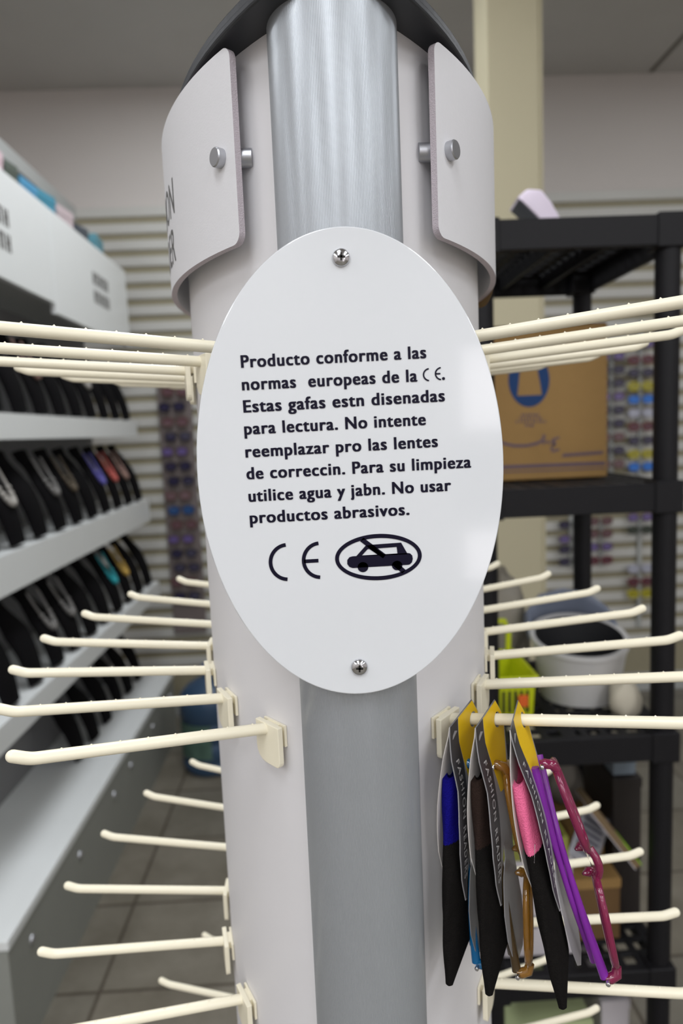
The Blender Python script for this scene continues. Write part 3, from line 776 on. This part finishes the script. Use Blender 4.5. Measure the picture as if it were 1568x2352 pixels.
# third shelf: basket, tub, bag, cloth
sz = SHZ[2] + .001
BK = Vector((.293, 1.20, sz))
bs = thing('plastic_basket', 'small lime green plastic basket at the left end of the third rack shelf', 'basket', BK)
g = MB()
def rr_(x0, x1, y0, y1, z): return [Vector((x0, y0, z)), Vector((x1, y0, z)), Vector((x1, y1, z)), Vector((x0, y1, z))]
levels = [(.004, 0), (.0, .07), (-.006, .072), (-.006, .088), (.000, .088), (.004, .072), (.008, .004)]
vs = []
for d, z in levels: vs += rr_(d, .082 - d, d, .15 - d, z)
g.add(vs, [(4 * i + j, 4 * i + (j + 1) % 4, 4 * i + 4 + (j + 1) % 4, 4 * i + 4 + j) for i in range(6) for j in range(4)] + [(3, 2, 1, 0), (24, 25, 26, 27)])
g.build('body', M['lime'], bs, bevel=.0015)
g = MB()
for k in range(6): g.box((.010 + k * .011, -.0005, .018), (.015 + k * .011, .004, .060))
g.build('slot', M['darkfoam'], bs)
g = MB(); g.box((.050, -.003, .030), (.068, -.0006, .052)); g.build('orange_sticker', M['orange'], bs)['label'] = 'orange price sticker'
g = MB(); g.tube([(.072, .146, .085), (.074, .148, .125), (.066, .148, .150), (.018, .148, .150), (.009, .148, .125), (.010, .146, .085)], .006, 10); g.build('handle', M['lime'], bs, smooth=50)
tb = thing('plastic_tub', 'white plastic tub with a black lining behind the hook tips on the rack', 'tub', (.500, 1.315, sz))
g = MB(); NN = 36
def oval(a, b, z, oy=0): return [Vector((a * math.cos(2 * PI * k / NN), b * math.sin(2 * PI * k / NN) + oy, z)) for k in range(NN)]
sec = [(.075, .070, 0), (.088, .082, .085), (.093, .088, .112), (.096, .091, .112), (.096, .091, .120), (.086, .080, .118)]
vs = [];
for a, b, z in sec: vs += [v + Vector((0, 0, .02 * max(0, z / .12) * (v.y / .09 + .2))) for v in oval(a, b, z)]
g.add(vs, [(i * NN + j, i * NN + (j + 1) % NN, (i + 1) * NN + (j + 1) % NN, (i + 1) * NN + j) for i in range(len(sec) - 1) for j in range(NN)] + [tuple(range(NN - 1, -1, -1))])
g.build('body', M['tub'], tb, smooth=40)
g = MB(); vs = []
for a, b, z in ((.086, .080, .117), (.074, .066, .09), (.070, .060, .03)): vs += [v + Vector((0, 0, .02 * max(0, z / .12) * (v.y / .09 + .2))) for v in oval(a, b, z)]
g.add(vs, [(i * NN + j, i * NN + (j + 1) % NN, (i + 1) * NN + (j + 1) % NN, (i + 1) * NN + j) for i in range(2) for j in range(NN)] + [tuple(2 * NN + k for k in range(NN))])
g.build('lining', M['darkfoam'], tb, smooth=40)['label'] = 'black lining'
g = MB(); g.tube([(-.090, .03, .118), (-.080, .075, .135), (-.045, .100, .155), (0, .106, .162), (.045, .100, .155), (.080, .075, .135), (.090, .03, .118)], [.012, .030, .038, .040, .038, .030, .012], 14, squash=(1, .3)); g.build('hood', M['tub_in'], tb, smooth=50)['label'] = 'blue grey raised rim'
def lump(name, c, size, m, label, cat, seed, amp=.18, group=None):
    random.seed(seed); ph = [random.uniform(0, 6) for _ in range(6)]
    g = MB(); NU, NV = 28, 16; vs = []
    for j in range(NV + 1):
        for i in range(NU):
            q = 2 * PI * i / NU; p = PI * j / NV
            k = 1 + amp * (math.sin(3 * q + ph[0]) * math.sin(2 * p + ph[1]) + .5 * math.sin(5 * q + ph[2] + 3 * p))
            x, y, z = math.sin(p) * math.cos(q) * k, math.sin(p) * math.sin(q) * k, math.cos(p) * k
            vs.append((x * size[0], y * size[1], max(-size[2] * .8, z * size[2]) + size[2] * .8))
    g.add(vs, [(j * NU + i, j * NU + (i + 1) % NU, (j + 1) * NU + (i + 1) % NU, (j + 1) * NU + i) for j in range(NV) for i in range(NU)])
    o = g.build(name, m, None, smooth=60); o.location = c
    return tag(o, label, cat, group)
lump('plastic_bag', (.375, 1.450, sz), (.060, .045, .125), M['bagclear'], 'crumpled grey plastic bag behind the lime basket', 'bag', 3)
lump('folded_cloth', (.545, 1.21, sz), (.026, .035, .040), M['cloth'], 'cream cloth bundle beside the white tub at the right rack post', 'cloth', 5, .12)

# fourth shelf: cartons, notes, booklet
sz = SHZ[3] + .001
def carton(name, lo, hi, m, label, cat='box', group=None, tape=None, marks=0, rz=0):
    t = thing(name, label, cat, ((lo[0] + hi[0]) / 2, (lo[1] + hi[1]) / 2, lo[2]), group, (0, 0, rz))
    a, b, c = (hi[0] - lo[0]) / 2, (hi[1] - lo[1]) / 2, hi[2] - lo[2]
    g = MB(); g.box((-a, -b, 0), (a, b, c)); g.build('body', m, t, bevel=.002)
    g = MB(); g.box((-a - .001, -b - .0015, c - .018), (a + .001, b + .0015, c + .0015)); g.build('lid', m if tape is None else tape, t, bevel=.001)
    if marks:
        g = MB()
        for r in range(marks):
            zz = c * .62 - r * .016
            for k in range(5):
                x = -a * .35 + k * a * .2; g.box((x, -b - .0008, zz), (x + a * .13, -b - .0001, zz + .008))
        g.build('faint_print', M['paperdark'], t)
    return t
carton('white_carton', (.298, 1.17, sz), (.435, 1.44, sz + .118), M['carton'], 'lower white carton with faint print at the left of the fourth rack shelf', marks=2)
carton('white_carton', (.300, 1.172, sz + .121), (.433, 1.43, sz + .19), M['carton'], 'upper white carton under the olive tray on the rack', marks=1)
g = MB(); g.box((.295, 1.17, sz + .193), (.425, 1.42, sz + .199)); g.box((.295, 1.17, sz + .199), (.425, 1.175, sz + .235)); g.box((.295, 1.415, sz + .199), (.425, 1.42, sz + .235)); g.box((.295, 1.175, sz + .199), (.300, 1.415, sz + .235)); g.box((.420, 1.175, sz + .199), (.425, 1.415, sz + .235))
tag(g.build('plastic_tray', M['olive'], None, bevel=.001), 'olive green plastic tray on top of the white cartons', 'tray')
carton('brown_carton', (.445, 1.20, sz), (.536, 1.45, sz + .125), M['card_dark'], 'brown cardboard carton right of the white cartons on the fourth shelf', tape=M['card'])
carton('brown_carton', (.452, 1.27, sz + .128), (.526, 1.45, sz + .19), M['card'], 'small brown carton on top of the larger brown carton', rz=.12)
nt_ = thing('printed_note', 'grey printed slip leaning on the brown cartons', 'note', (.466, 1.215, sz + .152), rot=(math.radians(-24), math.radians(38), math.radians(6)))
g = MB(); g.grid(lambda u, v: Vector((-.035 + .07 * u, .004 * math.sin(PI * u), .10 * v)), 6, 6); g.build('sheet', M['paper'], nt_, smooth=60, solid=.0008)
g = MB()
for k in range(6): g.box((-.026, -.0018, .016 + k * .012), (.024, -.0010, .021 + k * .012))
g.build('print_rows', M['paperdark'], nt_)
bo = thing('booklet', 'slanted booklet with a green corner leaning at the right rack post', 'booklet', (.545, 1.182, sz + .185), rot=(math.radians(-12), math.radians(-36), 0))
g = MB(); g.box((-.006, -.05, 0), (.006, .05, .13)); g.build('cover', M['brownbook'], bo, bevel=.001)
g = MB(); g.box((-.0075, -.052, .0), (-.0062, .05, .128)); g.build('pages', M['carton'], bo)
g = MB(); g.box((.0062, -.052, .0), (.0075, -.0, .05)); g.build('green_corner', M['green'], bo)['label'] = 'bright green corner'
lump('dark_bag', (.36, 1.36, sz + .236), (.055, .05, .045), M['velvet'], 'black cloth bag on the olive tray', 'bag', 11)
lump('grey_bag', (.486, 1.38, sz + .193), (.036, .05, .060), M['tan'], 'dark grey bag behind the printed slip', 'bag', 12)
lump('white_bag', (.530, 1.468, sz + .0), (.016, .014, .13), M['bagclear'], 'pale plastic bag standing by the rear right rack post', 'bag', 14, .1)
M['blackbox'] = mat('black_carton', (38, 32, 30), .6, noise=.1, scale=20)
M['bluegrey'] = mat('blue_grey_carton', (112, 122, 132), .6, noise=.08, scale=20)
carton('black_carton', (.541, 1.245, sz), (.597, 1.40, sz + .30), M['blackbox'], 'tall black carton at the right end of the fourth rack shelf')
carton('blue_grey_carton', (.545, 1.255, sz + .303), (.590, 1.34, sz + .345), M['bluegrey'], 'small blue grey carton on top of the tall black carton')
# lowest shelf
sz = SHZ[4] + .001
carton('grey_carton', (.298, 1.17, sz), (.47, 1.45, sz + .26), M['palegreen'], 'pale olive carton on the lowest rack shelf')
carton('small_white_carton', (.50, 1.20, sz), (.556, 1.42, sz + .27), M['carton'], 'narrow white carton at the right of the lowest rack shelf')

# ------------------------------------------------------------------ white necklace shelving on the left
XF, XBK, YB = -.85, -1.06, [3.24, 2.35, 1.46]
LIPA = (1.468, 1.540); LIPB = (1.070, 1.172); LIPC = (.712, .778); DECK = .325
names = ['far', 'near']
units = []
for k in range(2):
    y1, y0 = YB[k] - .002, YB[k + 1] + .002
    lab = ['white necklace shelving unit at the back of the left aisle', 'white necklace shelving unit nearest the camera in the left aisle'][k]
    un = thing('display_shelving', lab, 'shelving', (XBK, y0, 0), 'white necklace shelving units'); iv = Matrix.Translation((-XBK, -y0, 0))
    def up(mb, name, m, par=un, iv=iv, **kw):
        o = mb.build(name, m, None, **kw); o.parent = par; o.matrix_parent_inverse = iv; return o
    g = MB(); g.box((XBK - .03, y0, 0), (XBK, y1, 2.46)); up(g, 'back_panel', M['unit_back'])
    g = MB(); g.box((XBK - .035, y0, 2.44), (XBK + .012, y1, 2.50)); up(g, 'top_rail', M['unit_grey'], bevel=.003)
    g = MB(); g.box((XF - .02, y0 + .001, (1.878, 1.909)[k]), (XF, y1 - .001, 2.215)); hd = up(g, 'header_board', M['unit_white'], bevel=.002)
    g = MB(); yc = y0 + .20 if k == 0 else y1 - .72   # two short rows of blurred lettering
    yc = [2.86, 1.95][k]
    for r, (zc, n_) in enumerate(((2.085, 5), (2.015, 5))):
        for j in range(n_):
            yy = yc + (j - n_ / 2) * .040
            g.box((XF + .0002, yy, zc - .024), (XF + .0012, yy + .009, zc + .024)); g.box((XF + .0002, yy + .018, zc - .024), (XF + .0012, yy + .027, zc + .024))
            g.box((XF + .0002, yy + .009, zc - .004 + .016 * (j % 2)), (XF + .0012, yy + .018, zc + .006 + .016 * (j % 2)))
    lt = g.build('lettering', M['graphite'], None); lt.parent = hd; lt.matrix_parent_inverse = Matrix.Identity(4)
    g = MB(); g.box((XBK, y0, 1.915), (XF - .02, y1, 1.935)); g.box((XBK, y0, 2.185), (XF - .02, y1, 2.2)); up(g, 'canopy_board', M['unit_grey'])
    for (a, b_), pr in ((LIPA, .0), (LIPB, .03), (LIPC, .05)):
        g = MB(); xf = XF + pr
        g.box((XBK, y0, a + .003), (xf - .0162, y1, a + .02)); g.box((xf - .016, y0, a), (xf, y1, b_))
        vs = [(XBK, y0, b_ - .012), (XBK, y1, b_ - .012), (xf - .0162, y1, b_ - .012), (xf - .0162, y0, b_ - .012), (XBK, y0, b_ - .0005), (XBK, y1, b_ - .0005), (xf - .0162, y1, b_ - .0005), (xf - .0162, y0, b_ - .0005)]
        g.add(vs, [(0, 1, 2, 3), (4, 5, 6, 7), (0, 1, 5, 4), (1, 2, 6, 5), (2, 3, 7, 6), (3, 0, 4, 7)])
        up(g, 'shelf', M['unit_white'])
    g = MB(); g.box((XBK, y0, DECK - .025), (-.765, y1, DECK)); up(g, 'base_deck', M['unit_white'], bevel=.002)
    g = MB(); g.box((XBK, y0, 0), (-.768, y1, DECK - .026)); kb = up(g, 'kick_board', M['kick'])
    for yy in (y0 + .12, y0 + .46, y0 + .80):
        g = MB(); g.lathe([(.013, 0), (.012, .004), (0, .006)], 16, (-.768, yy, .235), (1, 0, 0)); o = g.build('bolt_head', M['steel'], None, smooth=50); o.parent = kb; o.matrix_parent_inverse = Matrix.Identity(4)
    units.append(un)

# black velvet necklace busts
def bust_mesh():
    g = MB(); H = .275; NU, NV = 14, 22
    def hw(v):
        if v > .80: return .030 + .012 * (v - .8) / .2
        if v > .55: return .030 + .032 * (1 - (v - .55) / .25) ** .8
        return .038 + .024 * (v / .55) ** .9
    def fn(u, v):
        q = 2 * PI * u; h = hw(v); return Vector((.016 * math.sin(q) * (1.15 if math.sin(q) > 0 else .8) + .02 * math.sin(PI * min(1, v * 1.1)) * 1, h * math.cos(q), H * v))
    g.grid(fn, 24, NV, closed=True)
    g.f += [tuple(range(23, -1, -1)), tuple(NV * 24 + i for i in range(24))]; g.m += [0, 0]
    return g
bust0 = None
LEAN = math.radians(-24)
TIERS = [('top', LIPA[1], 11, 0, XF - .022), ('second', LIPB[1], 11, 0, XF + .005), ('third', LIPC[1], 10, 0, XF + .02), ('lowest', DECK, 6, 0, XF - .06)]
SP = .158
necks = {('second', 8): ('silver_bead', (196, 190, 176), 'silver beaded'), ('second', 6): ('grey_bead', (92, 90, 92), 'dark grey beaded'), ('second', 3): ('violet_bead', (96, 92, 170), 'violet'),
         ('second', 2): ('coral_bead', (188, 92, 84), 'coral pink'), ('second', 1): ('rose_bead', (150, 112, 118), 'dusty rose'), ('second', 5): ('bronze_bead', (86, 76, 62), 'bronze'),
         ('third', 3): ('turquoise_bead', (40, 158, 168), 'turquoise'), ('third', 2): ('gold_bead', (190, 156, 76), 'gold beaded'), ('third', 6): ('grey_bead', (104, 102, 100), 'grey'),
         ('third', 7): ('grey_bead', (112, 108, 100), 'pale grey'), ('top', 3): ('silver_bead', (170, 166, 160), 'silver chain'), ('top', 6): ('rose_bead', (150, 120, 110), 'copper'), ('top', 8): ('grey_bead', (120, 118, 116), 'steel grey')}
BM = {}
NK = {}
for tn, zt, n_, _, xb in TIERS:
    for j in range(n_):
        y = 3.15 - j * SP
        lab = f'black necklace bust on the {tn} tier of the white shelving, {ORD[j]} from the back wall'
        grp = f'black necklace busts on the {tn} tier'
        loc = Vector((xb, y, zt + .0065))
        if bust0 is None:
            bust0 = bust_mesh().build('necklace_bust', M['velvet'], None, smooth=60); o = bust0
            o.rotation_euler = (0, LEAN, 0)
        else:
            o = bust0.copy(); COL.objects.link(o)
        o.location = loc; tag(o, lab, 'necklace bust', grp)
        if (tn, j) in necks:
            mn, rgb, word = necks[(tn, j)]
            if mn not in BM: BM[mn] = mat(mn, rgb, .3, noise=.25, scale=120)
            nk = thing('necklace', f'{word} necklace on the {ORD[j]} bust from the back wall, {tn} tier', 'necklace', loc, f'necklaces on the {tn} tier', (0, LEAN, 0))
            if mn not in NK:
                g = MB(); pts = []
                for k in range(33):
                    q = PI * (k / 32); pts.append(Vector((.040 + .006 * math.sin(q), .034 * math.cos(q), .235 - .13 * math.sin(q) ** .8)))
                g.tube(pts, .0035, 8)
                for k in range(6, 27, 2): 
                    rad = .0055 + .004 * math.sin(PI * k / 32)
                    g.lathe([(rad * math.sin(q), -rad * math.cos(q)) for q in (0, .5, 1, 1.57, 2.1, 2.6, PI)], 10, pts[k])
                NK[mn] = g.build('beads', BM[mn], nk, smooth=60)
            else:
                c = NK[mn].copy(); COL.objects.link(c); c.parent = nk
random.seed(21)
# coloured boxes standing on the canopy behind the header
CB = [('pale blue', (120, 190, 214), 1.62, .10), ('blue', (92, 176, 214), 1.80, .10), ('dark green', (66, 84, 74), 1.93, .09), ('pink', (214, 188, 196), 2.07, .10), ('dark grey', (84, 92, 84), 2.18, .07),
      ('sky blue', (80, 150, 190), 2.30, .11), ('teal', (70, 140, 164), 2.44, .12), ('pale pink', (196, 180, 184), 2.62, .12), ('charcoal', (78, 84, 92), 2.80, .09), ('aqua', (92, 150, 166), 3.00, .13)]
for nm, rgb, y, wd in CB:
    m = mat('box_' + nm.replace(' ', '_'), rgb, .5, noise=.15, scale=25)
    hh = .075 + .02 * random.random()
    t = thing('gift_box', f'small {nm} box on top of the white shelving behind its header', 'box', (-.93, y, 2.201), 'coloured boxes on top of the shelving', (0, 0, random.uniform(-.2, .2)))
    g = MB(); g.box((-.045, -wd / 2, 0), (.045, wd / 2, hh)); g.build('body', m, t, bevel=.003)
    g = MB(); g.box((-.047, -wd / 2 - .002, hh * .7), (.047, wd / 2 + .002, hh + .003)); g.build('lid', m, t, bevel=.002)

# ------------------------------------------------------------------ water jug on the floor
jc = at_y(490, 1790, 2.86); JX, JY = jc.x, 2.92
jg = thing('water_jug', 'blue plastic water jug on the tiled floor at the end of the aisle', 'water jug', (JX, JY, 0))
g = MB()
prof = [(.10, 0), (.128, .008), (.136, .03)]
for k in range(3):
    z0 = .05 + k * .085; prof += [(.136, z0), (.130, z0 + .008), (.130, z0 + .016), (.136, z0 + .024)]
prof += [(.136, .32), (.128, .345), (.10, .375), (.06, .398), (.032, .41), (.028, .425), (.028, .445)]
g.lathe(prof, 48); g.build('bottle', M['jug'], jg, smooth=50)
g = MB(); g.lathe([(.031, .43), (.032, .452), (.028, .462), (0, .463)], 32); g.build('screw_cap', M['jugcap'], jg, smooth=40)
g = MB(); g.grid(lambda u, v: Vector((.1375 * math.cos(-2.75 + 1.3 * u), .1375 * math.sin(-2.75 + 1.3 * u), .085 + .15 * v)), 16, 6); g.build('leaf_label', M['leafprint'], jg, smooth=60)

# ------------------------------------------------------------------ sunglasses on the back wall
def shades(fr, le):
    g = MB()
    for s in (-1, 1):
        cx = s * .036; N = 20
        lens_ = [Vector((cx + .027 * math.copysign(abs(math.cos(2 * PI * k / N)) ** .8, math.cos(2 * PI * k / N)), 0, .020 * math.copysign(abs(math.sin(2 * PI * k / N)) ** .8, math.sin(2 * PI * k / N)))) for k in range(N)]
        k0 = len(g.v); g.add([p + Vector((0, -.001, 0)) for p in lens_] + [p + Vector((0, .001, 0)) for p in lens_], [tuple(range(N)), tuple(range(2 * N - 1, N - 1, -1))], 1)
        g.tube(lens_ + [lens_[0]], .0028, 6)
        g.tube([(s * .063, 0, .010), (s * .070, .004, .011), (s * .068, .014, .010), (s * .030, .022, .008)], .0024, 6)
    g.tube([(-.012, -.001, .008), (0, -.003, .011), (.012, -.001, .008)], .0022, 6)
    return g
SG = {}
def sun(kind, fr, le, loc, label, grp):
    if kind not in SG:
        o = shades(fr, le).build('sunglasses', [fr, le], None, smooth=50); SG[kind] = o
    else:
        o = SG[kind].copy(); COL.objects.link(o)
    o.location = loc; return tag(o, label, 'sunglasses', grp)
def fm(nm, a, b): return mat(nm + '_frame', a, .3, noise=.1, scale=90), mat(nm + '_lens', b, .08, noise=.05, spec=.8)
KD = {'brown': fm('brown', (98, 66, 54), (104, 78, 84)), 'dark': fm('dark', (34, 32, 36), (54, 50, 74)), 'violet': fm('violet', (80, 58, 66), (104, 90, 140)), 'blue': fm('blue', (30, 62, 110), (54, 84, 130)),
      'red': fm('red', (112, 36, 40), (88, 50, 60)), 'yellow': fm('yellow', (196, 184, 10), (150, 142, 40)), 'azure': fm('azure', (20, 92, 170), (30, 110, 200)), 'clear': fm('clear', (160, 158, 176), (170, 172, 186)), 'green': fm('green', (44, 54, 44), (58, 64, 58))}
SY = WY - .068
def railstrip(px0, py0, px1, py1, wd, label, m):
    a, b = at_y(px0, py0, WY - .034), at_y(px1, py1, WY - .034)
    t = thing('sunglasses_strip', label, 'display strip', (a.x, WY - .031, b.z))
    g = MB(); g.box((-wd / 2, -.012, 0), (wd / 2, -.001, a.z - b.z)); g.build('strip', m, t, bevel=.002)
    z = a.z - b.z - .02; pg = None
    while z > .02:
        if pg is None:
            pg = MB().box((-.008, -.027, -.004), (.008, -.0122, .004)).build('peg', m, t); c = pg
        else:
            c = pg.copy(); COL.objects.link(c); c.parent = t
        c.location = (0, 0, z); z -= .0735
    return a, b
a, b = railstrip(396, 845, 396, 1455, .168, 'brown strip of sunglasses on the slatted wall at the left', M['rail'])
seq = ['violet', 'brown', 'dark', 'brown', 'dark', 'violet', 'dark', 'dark', 'brown', 'blue', 'brown', 'violet', 'dark', 'dark', 'brown', 'dark']
for k, kd in enumerate(seq):
    z = a.z - .045 - k * .0735
    sun(kd, *KD[kd], Vector((a.x + .012 * math.sin(k * 2.1), SY, z)), f'{kd} sunglasses on the left wall strip, {ORD[k]} pair from its top', 'sunglasses on the left wall strip')
def column(px, ys, kinds, where):
    for k, (py, kd) in enumerate(zip(ys, kinds)):
        p = at_y(px, py, SY)
        sun(kd, *KD[kd], p, f'{kd} sunglasses on the slatted wall, {ORD[k]} pair down {where}', 'sunglasses ' + where)
def cord(px, y0, y1, where):
    a, b = at_y(px, y0, WY - .044), at_y(px, y1, WY - .044)
    g = MB(); g.box((-.010, -.012, 0), (.010, -.0005, a.z - b.z)); o = g.build('hanging_rail', M['unit_grey'], None, bevel=.002); o.location = (a.x, WY - .031, b.z)
    tag(o, f'thin grey rail of sunglasses {where}', 'display rail')
w1, w2, w3, w4 = 'beside the cardboard box', 'above the middle rack shelf', 'in the brown column below it', 'left of the right rack post'
cord(1405, 770, 1105, 'just right of the cardboard box'); cord(1472, 735, 1102, 'by the right rack post above the middle shelf')
column(1405, [787 + 31 * k for k in range(10)], ['dark', 'violet', 'dark', 'dark', 'violet', 'dark', 'dark', 'brown', 'dark', 'brown'], 'the rail touching the cardboard box')
column(1472, [790, 826, 856, 887, 917, 948, 980, 1012, 1043, 1072], ['violet', 'red', 'dark', 'yellow', 'azure', 'clear', 'red', 'dark', 'yellow', 'azure'], 'the rail by the right rack post')
cord(1382, 1190, 1300, 'under the middle rack shelf, brown pairs only'); cord(1470, 1190, 1440, 'by the right rack post under the middle shelf')
column(1378, [1197, 1226, 1256, 1287], ['brown', 'brown', 'violet', 'red'], 'the short rail under the middle shelf')
column(1470, [1188, 1217, 1306, 1336, 1364], ['violet', 'green', 'clear', 'red', 'yellow'], 'the long rail under the middle shelf')
column(1312, [1205, 1238, 1262, 1290], ['dark', 'violet', 'dark', 'dark'], 'the rail behind the rear rack post'); cord(1312, 1185, 1305, 'behind the rear rack post')
